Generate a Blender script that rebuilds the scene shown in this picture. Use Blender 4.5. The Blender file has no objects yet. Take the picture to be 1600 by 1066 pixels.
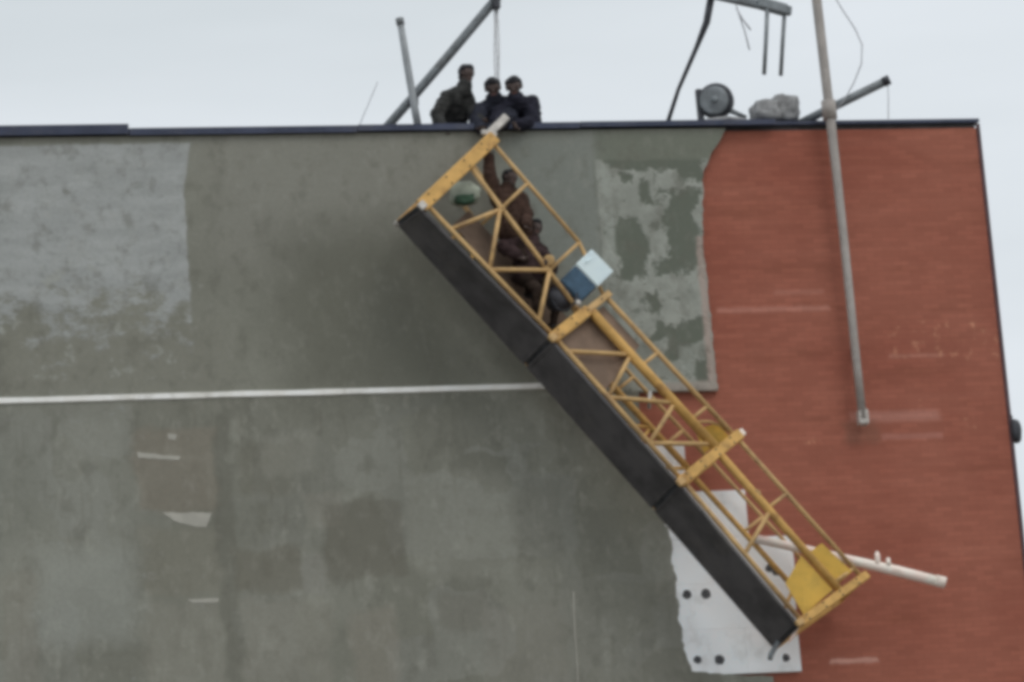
import bpy, bmesh, math, random
import numpy as np
from mathutils import Vector, Matrix, noise as mnoise
from mathutils.geometry import tessellate_polygon

# ---------------------------------------------------------------- camera, sky, sun, exposure
scene = bpy.context.scene
col = scene.collection
cam_d = bpy.data.cameras.new("camera")
cam_d.sensor_width = 36.0
cam_d.lens = 139.52
cam_d.clip_start = 0.5
cam_d.clip_end = 4000
cam = bpy.data.objects.new("camera", cam_d)
col.objects.link(cam)
_r = (0.97760353, -0.19648261, -0.07540512)
_u = (0.02437382, -0.25018047, 0.96789237)
_f = (0.20903891, 0.94805291, 0.23978828)
cam.matrix_world = Matrix(((_r[0], _u[0], -_f[0], -17.6729), (_r[1], _u[1], -_f[1], -49.4884),
                           (_r[2], _u[2], -_f[2], 1.6), (0, 0, 0, 1)))
scene.camera = cam

SUN_EL, SUN_AZ = math.radians(52), math.radians(150)     # azimuth clockwise from +Y; overcast, from behind the camera's right
world = bpy.data.worlds.new("World")
scene.world = world
world.use_nodes = True
wn, wl = world.node_tree.nodes, world.node_tree.links
wn.clear()
w_out = wn.new("ShaderNodeOutputWorld")
w_bg = wn.new("ShaderNodeBackground"); w_bg.inputs["Strength"].default_value = 0.1
sky = wn.new("ShaderNodeTexSky"); sky.sky_type = 'NISHITA'; sky.sun_disc = False
sky.sun_elevation = SUN_EL; sky.sun_rotation = SUN_AZ
sky.air_density = 1.0; sky.dust_density = 6.0; sky.ozone_density = 1.5
hsv = wn.new("ShaderNodeHueSaturation"); hsv.inputs["Saturation"].default_value = 0.35
wl.new(sky.outputs[0], hsv.inputs["Color"])
tc = wn.new("ShaderNodeTexCoord")
mp = wn.new("ShaderNodeMapping"); mp.inputs["Scale"].default_value = (1.0, 1.0, 5.0); mp.inputs["Location"].default_value = (11.9, 6.3, 2.59)
wl.new(tc.outputs["Generated"], mp.inputs["Vector"])
cn = wn.new("ShaderNodeTexNoise"); cn.inputs["Scale"].default_value = 2.2; cn.inputs["Detail"].default_value = 5
wl.new(mp.outputs[0], cn.inputs["Vector"])
cr = wn.new("ShaderNodeValToRGB")
cr.color_ramp.elements[0].position = 0.30; cr.color_ramp.elements[0].color = (6.75, 7.35, 7.7, 1)
cr.color_ramp.elements[1].position = 0.70; cr.color_ramp.elements[1].color = (9.15, 9.65, 10.25, 1)
wl.new(cn.outputs[0], cr.inputs[0])
wm = wn.new("ShaderNodeMixRGB"); wm.inputs[0].default_value = 0.88
wl.new(hsv.outputs[0], wm.inputs[1]); wl.new(cr.outputs[0], wm.inputs[2])
wl.new(wm.outputs[0], w_bg.inputs["Color"])
wl.new(w_bg.outputs[0], w_out.inputs[0])

sun_d = bpy.data.lights.new("sun", 'SUN')
sun_d.energy = 0.55
sun_d.angle = math.radians(28)
sun_d.color = (1.0, 0.96, 0.90)
sun = bpy.data.objects.new("sun", sun_d)
col.objects.link(sun)
sd = Vector((math.sin(SUN_AZ) * math.cos(SUN_EL), math.cos(SUN_AZ) * math.cos(SUN_EL), math.sin(SUN_EL)))
sun.rotation_euler = sd.to_track_quat('Z', 'Y').to_euler()
sun.location = sd * 60

vs = scene.view_settings
vs.view_transform = 'Standard'; vs.look = 'None'; vs.gamma = 1.0; vs.exposure = 0.0
vs.use_curve_mapping = False
scene.render.engine = 'CYCLES'
scene.cycles.use_denoising = True
scene.cycles.max_bounces = 4
scene.cycles.adaptive_threshold = 0.02
scene.cycles.pixel_filter_type = 'GAUSSIAN'
scene.cycles.filter_width = 4.9         # the photograph is a soft, strongly zoomed picture

R = random.Random(11)
ROOF = 17.08

# ---------------------------------------------------------------- helpers: materials
def lin(r, g, b, k=1.0):
    f = lambda c: ((c / 255 + 0.055) / 1.055) ** 2.4 if c > 10 else c / 255 / 12.92
    return (f(r) * k, f(g) * k, f(b) * k, 1)

class NT:
    def __init__(s, name):
        s.m = bpy.data.materials.new(name); s.m.use_nodes = True
        s.n, s.l = s.m.node_tree.nodes, s.m.node_tree.links
        s.b = s.n["Principled BSDF"]
        t = s.n.new("ShaderNodeTexCoord"); s.obj = t.outputs["Object"]
    def put(s, sock, v):
        if isinstance(v, bpy.types.NodeSocket): s.l.new(v, sock)
        else: sock.default_value = v
    def math(s, op, a, b=0.0, c=0.0, clamp=False):
        n = s.n.new("ShaderNodeMath"); n.operation = op; n.use_clamp = clamp
        s.put(n.inputs[0], a); s.put(n.inputs[1], b)
        if op in ('MULTIPLY_ADD', 'SMOOTH_MIN'): s.put(n.inputs[2], c)
        return n.outputs[0]
    def mix(s, fac, a, b, mode='MIX'):
        n = s.n.new("ShaderNodeMixRGB"); n.blend_type = mode
        s.put(n.inputs[0], fac); s.put(n.inputs[1], a); s.put(n.inputs[2], b)
        return n.outputs[0]
    def noise(s, scale, detail=4, rough=0.55, stretch=(1, 1, 1), dist=0.0, off=(0, 0, 0), vec=None):
        mpn = s.n.new("ShaderNodeMapping"); mpn.inputs["Scale"].default_value = stretch
        mpn.inputs["Location"].default_value = off
        s.l.new(vec or s.obj, mpn.inputs["Vector"])
        n = s.n.new("ShaderNodeTexNoise"); n.inputs["Scale"].default_value = scale
        n.inputs["Detail"].default_value = detail; n.inputs["Roughness"].default_value = rough
        n.inputs["Distortion"].default_value = dist
        s.l.new(mpn.outputs[0], n.inputs["Vector"])
        return n.outputs[0]
    def ss(s, v, a, b, lo=0.0, hi=1.0):
        n = s.n.new("ShaderNodeMapRange"); n.interpolation_type = 'SMOOTHSTEP'
        s.put(n.inputs["Value"], v); n.inputs["From Min"].default_value = a; n.inputs["From Max"].default_value = b
        n.inputs["To Min"].default_value = lo; n.inputs["To Max"].default_value = hi
        return n.outputs[0]
    def xz(s):
        n = s.n.new("ShaderNodeSeparateXYZ"); s.l.new(s.obj, n.inputs[0]); return n.outputs[0], n.outputs[2]
    def box(s, x, z, b, soft=0.06, fac=1.0):
        x0, x1, z0, z1 = b
        ax_ = s.math('ABSOLUTE', s.math('SUBTRACT', x, (x0 + x1) / 2)); az_ = s.math('ABSOLUTE', s.math('SUBTRACT', z, (z0 + z1) / 2))
        hx, hz = (x1 - x0) / 2, (z1 - z0) / 2
        return s.math('MULTIPLY', s.ss(ax_, hx - soft, hx + soft, 1, 0), s.ss(az_, hz - soft, hz + soft, fac, 0))
    def bump(s, h, strength=0.3, dist=0.01):
        n = s.n.new("ShaderNodeBump"); n.inputs["Strength"].default_value = strength
        n.inputs["Distance"].default_value = dist
        s.put(n.inputs["Height"], h); s.l.new(n.outputs[0], s.b.inputs["Normal"])
    def done(s, color, rough=0.8, metal=0.0, spec=0.3):
        s.put(s.b.inputs["Base Color"], color); s.put(s.b.inputs["Roughness"], rough)
        s.b.inputs["Metallic"].default_value = metal
        s.b.inputs["Specular IOR Level"].default_value = spec
        return s.m

def simple(name, rgb, var=0.35, scale=6, rough=0.6, metal=0.0, dirt=None, dirt_amt=0.5, bump=0.15, spec=0.3):
    t = NT(name)
    n1 = t.noise(scale, 5, 0.6)
    a = tuple(c * (1 - var) for c in rgb[:3]) + (1,)
    b = tuple(min(1, c * (1 + var)) for c in rgb[:3]) + (1,)
    c = t.mix(t.ss(n1, 0.3, 0.7), a, b)
    if dirt:
        n2 = t.noise(scale * 0.6, 6, 0.7, off=(3, 7, 1))
        c = t.mix(t.ss(n2, 0.5, 0.68, 0, dirt_amt), c, tuple(dirt[:3]) + (1,))
    t.bump(t.noise(scale * 8, 3), bump, 0.004)
    return t.done(c, rough, metal, spec)

K = 1.84   # albedo of a matt surface against the light it sends back under this sky

def mortar_material():
    t = NT("grey mortar coat")
    x0, z0 = t.xz()
    dx = t.noise(1.6, 3, 0.6, off=(0, 0, 4)); dz = t.noise(1.6, 3, 0.6, off=(9, 3, 0))
    fx = t.noise(5, 4, 0.6, off=(2, 0, 8)); fz = t.noise(5, 4, 0.6, off=(5, 1, 0))
    x = t.math('MULTIPLY_ADD', fx, 0.16, t.math('MULTIPLY_ADD', dx, 0.34, t.math('SUBTRACT', x0, 0.25)))
    z = t.math('MULTIPLY_ADD', fz, 0.16, t.math('MULTIPLY_ADD', dz, 0.34, t.math('SUBTRACT', z0, 0.25)))
    xc = t.math('MULTIPLY_ADD', fx, 0.07, t.math('SUBTRACT', x0, 0.035))     # crisper edge
    zc = t.math('MULTIPLY_ADD', fz, 0.07, t.math('SUBTRACT', z0, 0.035))
    c = t.mix(t.ss(t.noise(0.55, 3, 0.5), 0.35, 0.65), lin(100, 100, 91, K), lin(111, 111, 102, K))
    # patchwork of trowelled fields
    cmb = t.n.new("ShaderNodeCombineXYZ")
    t.l.new(x, cmb.inputs[0]); t.l.new(z, cmb.inputs[1])
    vo = t.n.new("ShaderNodeTexVoronoi"); vo.distance = 'CHEBYCHEV'; vo.inputs["Scale"].default_value = 1.25
    t.l.new(cmb.outputs[0], vo.inputs["Vector"])
    sp = t.n.new("ShaderNodeSeparateXYZ"); t.l.new(vo.outputs["Color"], sp.inputs[0])
    lowmask = t.ss(z0, 13.35, 13.5, 1, 0)
    f = t.math('MULTIPLY', t.ss(sp.outputs[0], 0.3, 1.0), t.math('MULTIPLY_ADD', lowmask, 0.26, 0.05))
    c = t.mix(f, c, lin(84, 83, 75, K))
    f = t.math('MULTIPLY', t.ss(sp.outputs[1], 0.3, 1.0), t.math('MULTIPLY_ADD', lowmask, 0.26, 0.05))
    c = t.mix(f, c, lin(121, 122, 117, K))
    # broad fields
    for b, soft, amt, rgb in (
        ((-10.72, -6.98, 15.13, 17.05), 0.5, 0.6, (112, 111, 104)),
        ((-9.81, -7.44, 13.23, 15.73), 0.55, 0.75, (83, 83, 74)),  # platform's soft shadow on the wall, painted into the coat colour
        ((-6.72, -5.32, 15.07, 17.01), 0.25, 0.7, (104, 108, 103)),
        ((-17.48, -10.52, 13.38, 14.56), 0.35, 0.5, (102, 101, 92)),
        ((-17.51, -11.80, 11.58, 13.40), 0.3, 0.35, (110, 111, 104)),
        ((-6.95, -4.58, 8.41, 10.91), 0.3, 0.45, (104, 103, 95)),
    ):
        c = t.mix(t.box(x, z, b, soft, amt), c, lin(*rgb, K))
    # pale new coat at the upper left, eaten away downwards
    xs = t.math('MULTIPLY_ADD', fx, 0.10, x0)
    zz = t.math('MULTIPLY_ADD', t.ss(z0, 16.2, 16.95), -0.12, xs)
    edge = t.ss(zz, (-10.943) - 0.02, (-10.943) + 0.03, 1, 0)
    top = t.ss(zc, (16.872) - 0.03, (16.872) + 0.03, 1, 0)
    lev = t.ss(z0, (13.666), (15.626), -0.17, 0.25)
    blot = t.noise(2.6, 6, 0.72, stretch=(1, 1, 1.7), off=(1, 0, 2))
    m = t.ss(t.math('ADD', blot, lev), 0.42, 0.64)
    m = t.math('MULTIPLY', m, t.math('MULTIPLY', edge, top))
    streak = t.noise(1.5, 5, 0.65, stretch=(0.7, 1, 2.6))
    pale = t.mix(t.ss(streak, 0.35, 0.65), lin(125, 127, 125, K), lin(136, 138, 136, K))
    dsp = t.noise(5, 5, 0.65, stretch=(1, 1, 1.6), off=(6, 2, 3))
    pale = t.mix(t.ss(dsp, 0.57, 0.70, 0, 0.5), pale, lin(104, 107, 102, K))
    c = t.mix(m, c, pale)
    spot = t.noise(4.5, 4, 0.6, off=(8, 4, 1))
    zone = t.box(x, z, (-17.46, -10.82, 13.59, 15.41), 0.25)
    c = t.mix(t.math('MULTIPLY', t.ss(spot, 0.60, 0.68, 0, 0.6), zone), c, lin(130, 131, 124, K))
    # half-covered board field right of the platform: pale islands on dark mortar
    reg = t.box(xc, zc, (-5.47, -3.91, 13.36, 16.55), 0.03)
    reg2 = t.box(xc, zc, (-5.44, -3.59, 16.37, 16.95), 0.08)
    c = t.mix(t.math('MULTIPLY', reg2, 0.75), c, lin(90, 94, 84, K))
    c = t.mix(reg, c, lin(83, 87, 78, K))
    pn = t.noise(3, 4, 0.65, off=(4, 0, 1)); pm = t.noise(3, 4, 0.65, off=(1, 6, 7))
    px = t.math('MULTIPLY_ADD', pn, 0.75, t.math('SUBTRACT', x0, 0.375)); pz = t.math('MULTIPLY_ADD', pm, 0.75, t.math('SUBTRACT', z0, 0.375))
    lightp = t.mix(t.ss(t.noise(2.2, 4, 0.65, off=(5, 5, 5)), 0.35, 0.65), lin(115, 117, 110, K), lin(131, 133, 126, K))
    dk = None
    for b in ((-5.36, -3.90, 16.44, 16.86), (-5.29, -4.91, 14.87, 15.77), (-4.57, -4.10, 14.99, 16.09), (-5.18, -4.98, 16.20, 16.39), (-4.82, -4.66, 15.91, 16.33), (-4.80, -4.42, 14.95, 15.26),
              (-5.01, -4.82, 14.41, 14.64), (-4.83, -4.10, 14.05, 14.31), (-4.67, -4.35, 13.70, 14.08), (-4.37, -4.09, 13.53, 13.83), (-5.27, -4.99, 14.94, 15.12), (-4.34, -3.95, 16.23, 16.85)):
        q = t.box(px, pz, b, 0.035)
        dk = q if dk is None else t.math('MAXIMUM', dk, q)
    fleck = t.ss(t.noise(7, 4, 0.7, off=(2, 8, 3)), 0.60, 0.66, 0, 0.7)
    dk = t.math('MAXIMUM', dk, fleck)
    im = t.math('SUBTRACT', 1.0, dk)
    c = t.mix(t.math('MULTIPLY', im, t.math('MULTIPLY', reg, 0.95)), c, lightp)
    for b, rgb in (((-5.39, -5.27, 15.10, 16.50), (126, 129, 122)), ((-4.17, -4.07, 13.34, 15.47), (140, 126, 118)),
                   ((-4.76, -4.04, 13.35, 13.48), (132, 124, 116)), ((-4.53, -4.33, 13.58, 13.97), (124, 127, 120))):
        c = t.mix(t.box(xc, zc, b, 0.03, 0.85), c, lin(*rgb, K))
    # trowel mottling: blotches, drags and small daubs
    mo = t.noise(3.4, 5, 0.68, stretch=(1, 1, 0.8), off=(6, 1, 9))
    c = t.mix(t.ss(mo, 0.50, 0.66, 0, 0.42), c, lin(84, 83, 75, K))
    mo2 = t.noise(4.2, 5, 0.68, stretch=(1.2, 1, 0.7), off=(2, 9, 4))
    c = t.mix(t.math('MULTIPLY', t.ss(mo2, 0.53, 0.67), t.math('MULTIPLY_ADD', lowmask, 0.26, 0.10)), c, lin(130, 130, 121, K))
    dr_ = t.noise(2.2, 6, 0.65, stretch=(4.5, 1, 0.5), off=(3, 1, 6))
    c = t.mix(t.math('MULTIPLY', t.ss(dr_, 0.54, 0.68, 0, 0.38), lowmask), c, lin(88, 86, 77, K))
    for b, soft, amt, rgb in (
        ((-13.13, -11.90, 10.27, 11.50), 0.220, 0.45, (128, 130, 124)), ((-12.71, -11.98, 12.66, 13.20), 0.070, 0.27, (122, 122, 114)),
        ((-11.82, -10.78, 11.96, 13.06), 0.056, 0.47, (110, 103, 92)), ((-11.80, -10.79, 10.88, 11.74), 0.070, 0.35, (108, 105, 94)),
        ((-11.83, -10.83, 8.67, 10.78), 0.084, 0.35, (116, 114, 105)), ((-10.81, -10.58, 8.65, 13.28), 0.056, 0.39, (80, 79, 71)),
        ((-10.47, -9.75, 12.15, 12.84), 0.070, 0.39, (86, 84, 74)), ((-10.16, -9.49, 12.43, 12.95), 0.056, 0.35, (118, 117, 108)),
        ((-9.69, -9.21, 11.71, 12.09), 0.056, 0.31, (120, 117, 108)), ((-9.43, -8.43, 10.99, 11.99), 0.049, 0.47, (83, 80, 71)),
        ((-10.63, -9.77, 10.87, 11.48), 0.070, 0.43, (86, 82, 71)), ((-9.78, -9.43, 10.81, 11.31), 0.056, 0.31, (118, 116, 110)),
        ((-10.57, -9.42, 9.59, 10.74), 0.084, 0.31, (116, 113, 104)), ((-9.19, -8.58, 9.54, 10.62), 0.070, 0.31, (120, 114, 104)),
        ((-8.35, -6.97, 10.95, 12.38), 0.084, 0.35, (121, 121, 112)), ((-6.98, -6.31, 10.95, 12.14), 0.070, 0.27, (92, 91, 82)),
        ((-7.98, -7.39, 10.28, 10.78), 0.070, 0.35, (90, 87, 78)), ((-8.15, -7.56, 12.56, 13.20), 0.070, 0.31, (90, 89, 80)),
        ((-15.15, -12.99, 11.64, 12.88), 0.140, 0.27, (96, 97, 88)), ((-6.11, -4.96, 10.40, 11.84), 0.112, 0.27, (97, 97, 88)),
        ((-7.47, -6.38, 8.47, 10.58), 0.084, 0.27, (116, 113, 105)), ((-13.59, -13.15, 9.73, 11.20), 0.070, 0.27, (114, 110, 101)),
    ):
        c = t.mix(t.box(x, z, b, soft, amt), c, lin(*rgb, K))
    # fine grain
    g = t.noise(26, 3, 0.7)
    c = t.mix(t.ss(g, 0.35, 0.7, 0.0, 0.16), c, lin(70, 70, 66, K))
    g2 = t.noise(7, 5, 0.65, stretch=(1, 1, 0.6), off=(3, 3, 3))
    c = t.mix(t.ss(g2, 0.55, 0.75, 0, 0.22), c, lin(130, 129, 122, K))
    h = t.math('ADD', t.math('MULTIPLY', g, 0.5), t.math('ADD', t.noise(3, 4), t.math('ADD', t.math('MULTIPLY', m, 0.6), t.math('MULTIPLY', t.math('MULTIPLY', im, reg), 1.6))))
    t.bump(h, 0.45, 0.014)
    return t.done(c, 0.92, 0, 0.15)

def red_material():
    t = NT("brick red painted wall")
    x, z = t.xz()
    c = t.mix(t.ss(t.noise(0.5, 4, 0.55), 0.35, 0.65), lin(121, 72, 59, K), lin(129, 80, 66, K))
    st = t.noise(1.2, 5, 0.6, stretch=(0.35, 1, 5))
    c = t.mix(t.ss(st, 0.46, 0.74, 0, 0.24), c, lin(143, 93, 78, K))
    st2 = t.noise(1.4, 5, 0.6, stretch=(0.5, 1, 2.5), off=(7, 2, 5))
    c = t.mix(t.ss(st2, 0.52, 0.75, 0, 0.5), c, lin(108, 66, 52, K))
    fx = t.noise(5, 4, 0.6, off=(2, 0, 8)); fz = t.noise(6, 4, 0.6, off=(5, 1, 0))
    xc = t.math('MULTIPLY_ADD', fx, 0.3, t.math('SUBTRACT', x, 0.15))
    zc = t.math('MULTIPLY_ADD', fz, 0.06, t.math('SUBTRACT', z, 0.03))
    zr = t.math('MULTIPLY_ADD', fz, 0.22, t.math('SUBTRACT', z, 0.11))
    for b, s, a, rgb in (((-3.96, -2.37, 14.43, 14.50), 0.03, 0.55, (158, 112, 99)),
                         ((-3.10, -2.44, 14.66, 14.73), 0.03, 0.4, (150, 105, 92)),
                         ((-2.88, -2.19, 9.65, 9.71), 0.025, 0.75, (168, 130, 118)),
                         ((-2.25, -1.01, 12.88, 13.02), 0.05, 0.55, (150, 108, 97)),
                         ((-1.84, -0.95, 12.63, 12.71), 0.03, 0.45, (150, 106, 96)),
                         ((-1.63, -0.83, 13.75, 13.80), 0.025, 0.45, (152, 108, 94))):
        c = t.mix(t.box(xc, zc, b, s, a), c, lin(*rgb, K))
    blob = t.ss(t.noise(7, 4, 0.6, off=(1, 5, 2)), 0.55, 0.68)
    for b, a in (((-1.57, -0.09, 13.71, 14.24), 0.6), ((-1.53, -1.18, 12.84, 13.19), 0.6), ((-2.95, -2.46, 12.53, 12.77), 0.5), ((-0.75, -0.39, 12.73, 12.90), 0.5)):
        c = t.mix(t.math('MULTIPLY', blob, t.box(xc, zr, b, 0.08, a)), c, lin(166, 120, 96, K))
    # darker, greyer patch around the pole's foot
    c = t.mix(t.box(xc, zr, (-2.32, -1.87, 12.60, 12.90), 0.08, 0.3), c, lin(98, 80, 68, K))
    # fine courses
    br = t.n.new("ShaderNodeTexBrick")
    cmb = t.n.new("ShaderNodeCombineXYZ"); t.l.new(x, cmb.inputs[0]); t.l.new(z, cmb.inputs[1])
    t.l.new(cmb.outputs[0], br.inputs["Vector"])
    br.inputs["Scale"].default_value = 1.0; br.inputs["Brick Width"].default_value = 0.24
    br.inputs["Row Height"].default_value = 0.068; br.inputs["Mortar Size"].default_value = 0.006
    br.inputs["Color1"].default_value = (0.88, 0.87, 0.86, 1); br.inputs["Color2"].default_value = (1.09, 1.07, 1.06, 1)
    br.inputs["Mortar"].default_value = (0.84, 0.86, 0.88, 1)
    c = t.mix(0.8, c, br.outputs["Color"], 'MULTIPLY')
    g = t.noise(20, 5, 0.7)
    c = t.mix(t.ss(g, 0.4, 0.72, 0, 0.15), c, lin(92, 56, 48, K))
    t.bump(t.math('ADD', g, t.math('MULTIPLY', br.outputs["Fac"], -0.8)), 0.3, 0.006)
    return t.done(c, 0.88, 0, 0.15)

MORTAR = mortar_material()
RED = red_material()
YEL = simple("yellow machine paint", lin(194, 153, 88, 1.22), 0.14, 5, 0.6, 0, lin(128, 92, 60, 1.2), 0.65)
YEL_SHEET = simple("ochre yellow sheet paint", lin(182, 146, 62, 1.4), 0.1, 4, 0.5, 0, lin(140, 118, 60, 1.4), 0.5)
YEL_FADED = simple("faded yellow paint", lin(181, 149, 102, 1.3), 0.14, 5, 0.65, 0, lin(136, 108, 82, 1.2), 0.6)
BLACK = simple("black floor sheet", (0.088, 0.083, 0.084), 0.3, 2, 0.85, 0, (0.14, 0.13, 0.12), 0.5)
EPS = simple("white foam board", lin(204, 208, 210, 1.75), 0.04, 4, 0.9, 0, lin(172, 172, 170, 1.6), 0.45, 0.35, 0.1)
DOT = simple("dark anchor plastic", (0.085, 0.085, 0.09), 0.2, 8, 0.7)
WHITE = simple("white joint strip", lin(200, 198, 192, 1.7), 0.08, 4, 0.8, 0, lin(165, 162, 154, 1.6), 0.6)
COPING = simple("dark blue coping metal", (0.055, 0.065, 0.105), 0.2, 3, 0.45, 0.2, (0.10, 0.10, 0.12), 0.4)
CORNER_STRIP = simple("dark purple corner strip", (0.10, 0.055, 0.06), 0.2, 4, 0.7)
DECK = simple("roof felt", (0.10, 0.10, 0.10), 0.25, 3, 0.95)
GROUND = simple("dusty ground", (0.22, 0.20, 0.18), 0.25, 0.4, 0.95, 0, (0.13, 0.12, 0.10), 0.6)
STEEL = simple("weathered grey steel tube", (0.22, 0.24, 0.25), 0.25, 5, 0.5, 0.3, (0.10, 0.09, 0.085), 0.5)
STEEL_L = simple("pale grey steel tube", (0.42, 0.385, 0.355), 0.12, 4, 0.6, 0.05, (0.32, 0.27, 0.235), 0.5)
STEEL_G = simple("grey steel tube", (0.33, 0.35, 0.36), 0.15, 4, 0.55, 0.1, (0.22, 0.22, 0.22), 0.5)
DARKST = simple("dark steel", (0.06, 0.062, 0.07), 0.3, 6, 0.5, 0.3)
ROPE = simple("pale rope", (0.80, 0.81, 0.82), 0.15, 20, 0.9)
WIRE = simple("grey wire", (0.45, 0.46, 0.48), 0.15, 20, 0.7)
PALEM = simple("pale galvanised metal", (0.55, 0.52, 0.48), 0.2, 9, 0.5, 0.15, (0.26, 0.22, 0.18), 0.5)
PVC = simple("pinkish white pipe plastic", lin(216, 194, 184, 1.65), 0.08, 4, 0.55, 0, lin(170, 140, 124, 1.5), 0.4)
BLUE = simple("blue hoist paint", (0.06, 0.115, 0.175), 0.25, 7, 0.5, 0, (0.03, 0.05, 0.07), 0.5)
LID = simple("pale blue white cabinet paint", lin(190, 204, 208, 1.6), 0.06, 5, 0.5)
MOTOR = simple("dark grey motor casing", (0.07, 0.07, 0.08), 0.3, 8, 0.5, 0.2)
PLY = simple("brown plywood", (0.24, 0.17, 0.125), 0.2, 3, 0.85, 0, (0.20, 0.13, 0.09), 0.5)
SACK = simple("dirty white sack cloth", (0.36, 0.36, 0.36), 0.2, 8, 0.95, 0, (0.22, 0.22, 0.22), 0.6, 0.4)
SACK_G = simple("pale green white sack cloth", (0.42, 0.46, 0.38), 0.2, 6, 0.95, 0, (0.28, 0.30, 0.26), 0.5, 0.5)
GREEN = simple("dark green cloth", (0.045, 0.085, 0.055), 0.3, 8, 0.95)
DRUM = simple("grey drum face", (0.25, 0.27, 0.28), 0.3, 4, 0.55, 0.2, (0.13, 0.14, 0.15), 0.6)
SKIN = simple("skin", (0.095, 0.068, 0.06), 0.12, 14, 0.6)
HAIR = simple("black hair", (0.014, 0.013, 0.016), 0.3, 30, 0.7)
SHOE = simple("black shoe leather", (0.02, 0.02, 0.022), 0.3, 12, 0.6)
LIP = simple("lip", (0.17, 0.08, 0.07), 0.1, 20, 0.5)
EYEM = simple("dark eye", (0.01, 0.01, 0.012), 0.1, 20, 0.3)
def cloth(name, rgb): return simple(name, rgb, 0.35, 9, 0.95, 0, tuple(c * 0.55 for c in rgb), 0.6, 0.5, 0.1)

# ---------------------------------------------------------------- helpers: geometry
def V(p): return Vector(p)

def link(name, bm, mat, parent=None, smooth=False):
    bmesh.ops.recalc_face_normals(bm, faces=bm.faces)
    me = bpy.data.meshes.new(name); bm.to_mesh(me); bm.free()
    me.materials.append(mat)
    if smooth:
        me.polygons.foreach_set("use_smooth", [True] * len(me.polygons))
    o = bpy.data.objects.new(name, me); col.objects.link(o)
    if parent: attach(o, parent)
    return o

def attach(o, parent):
    o.parent = parent
    w = parent.location if parent.type == 'EMPTY' else Vector((0, 0, 0))     # meshes keep world coordinates
    o.matrix_parent_inverse = Matrix.Translation(-Vector(w))

def thing(name, loc, label, cat, group=None):
    o = bpy.data.objects.new(name, None); col.objects.link(o); o.location = loc
    o.empty_display_size = 0.2
    return tag(o, label, cat, group)

def tag(o, label, cat, group=None):
    o["label"] = label; o["category"] = cat
    if group: o["group"] = group
    return o

def frame_of(d, hint=(0, 0, 1)):
    d = V(d).normalized(); h = V(hint)
    if abs(d.dot(h.normalized())) > 0.98: h = V((1, 0, 0))
    a = d.cross(h).normalized(); b = a.cross(d).normalized()
    return a, b

def add_tube(bm, pts, r, seg=8, cap=True):
    pts = [V(p) for p in pts]
    rs = r if isinstance(r, (list, tuple)) else [r] * len(pts)
    rings = []
    for i, p in enumerate(pts):
        d = pts[min(i + 1, len(pts) - 1)] - pts[max(i - 1, 0)]
        a, b = frame_of(d, (0.13, 0.21, 0.97))
        rings.append([bm.verts.new(p + (a * math.cos(t) + b * math.sin(t)) * rs[i]) for t in (2 * math.pi * k / seg for k in range(seg))])
    for q, w in zip(rings, rings[1:]):
        for k in range(seg): bm.faces.new((q[k], q[(k + 1) % seg], w[(k + 1) % seg], w[k]))
    if cap: bm.faces.new(rings[0][::-1]); bm.faces.new(rings[-1])
    return bm

def add_beam(bm, p0, p1, wv, tv, bev=0.006):
    """box from p0 to p1, full width vector wv and full thickness vector tv"""
    p0, p1, wv, tv = V(p0), V(p1), V(wv), V(tv)
    vs_ = []
    for p in (p0, p1):
        for s, t in ((-.5, -.5), (.5, -.5), (.5, .5), (-.5, .5)):
            vs_.append(bm.verts.new(p + wv * s + tv * t))
    fs = [bm.faces.new([vs_[k] for k in q]) for q in ((0, 3, 2, 1), (4, 5, 6, 7), (0, 1, 5, 4), (1, 2, 6, 5), (2, 3, 7, 6), (3, 0, 4, 7))]
    if bev:
        es = list({e for f in fs for e in f.edges})
        bmesh.ops.bevel(bm, geom=es, offset=bev, segments=1, affect='EDGES', profile=0.5)
    return bm

def add_sheet(bm, quad, th):
    """a sheet through four points with thickness along its normal (both sides)"""
    q = [V(p) for p in quad]
    n = (q[1] - q[0]).cross(q[3] - q[0]).normalized() * (th / 2)
    a = [bm.verts.new(p + n) for p in q]; b = [bm.verts.new(p - n) for p in q]
    bm.faces.new(a); bm.faces.new(b[::-1])
    for k in range(4): bm.faces.new((a[k], b[k], b[(k + 1) % 4], a[(k + 1) % 4]))
    return bm

def add_disc(bm, c, n, r, h, seg=14, chamfer=0.25):
    c, n = V(c), V(n).normalized(); a, b = frame_of(n)
    prof = [(0, r), (h * (1 - chamfer), r), (h, r * 0.86)]
    rings = [[bm.verts.new(c + n * z + (a * math.cos(t) + b * math.sin(t)) * q) for t in (2 * math.pi * k / seg for k in range(seg))] for z, q in prof]
    for q, w in zip(rings, rings[1:]):
        for k in range(seg): bm.faces.new((q[k], q[(k + 1) % seg], w[(k + 1) % seg], w[k]))
    bm.faces.new(rings[-1]); bm.faces.new(rings[0][::-1])
    return bm

def add_lump(bm, c, sx, sy, sz, seed, rough=0.25, sub=3, rot=None, boxy=0.5):
    tmp = bmesh.new(); bmesh.ops.create_icosphere(tmp, subdivisions=sub, radius=1)
    rr = random.Random(seed); off = V((rr.uniform(-9, 9), rr.uniform(-9, 9), rr.uniform(-9, 9)))
    for v in tmp.verts:
        p = v.co.copy(); m = max(abs(p.x), abs(p.y), abs(p.z))
        p = p.lerp(p / m, boxy * 0.6)
        p *= 1 + rough * mnoise.noise(v.co * 1.7 + off) + rough * 0.4 * mnoise.noise(v.co * 4.5 + off)
        p = V((p.x * sx, p.y * sy, p.z * sz))
        if rot: p = rot @ p
        v.co = p + V(c)
    me = bpy.data.meshes.new("tmp"); tmp.to_mesh(me); tmp.free(); bm.from_mesh(me); bpy.data.meshes.remove(me)
    return bm

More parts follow.
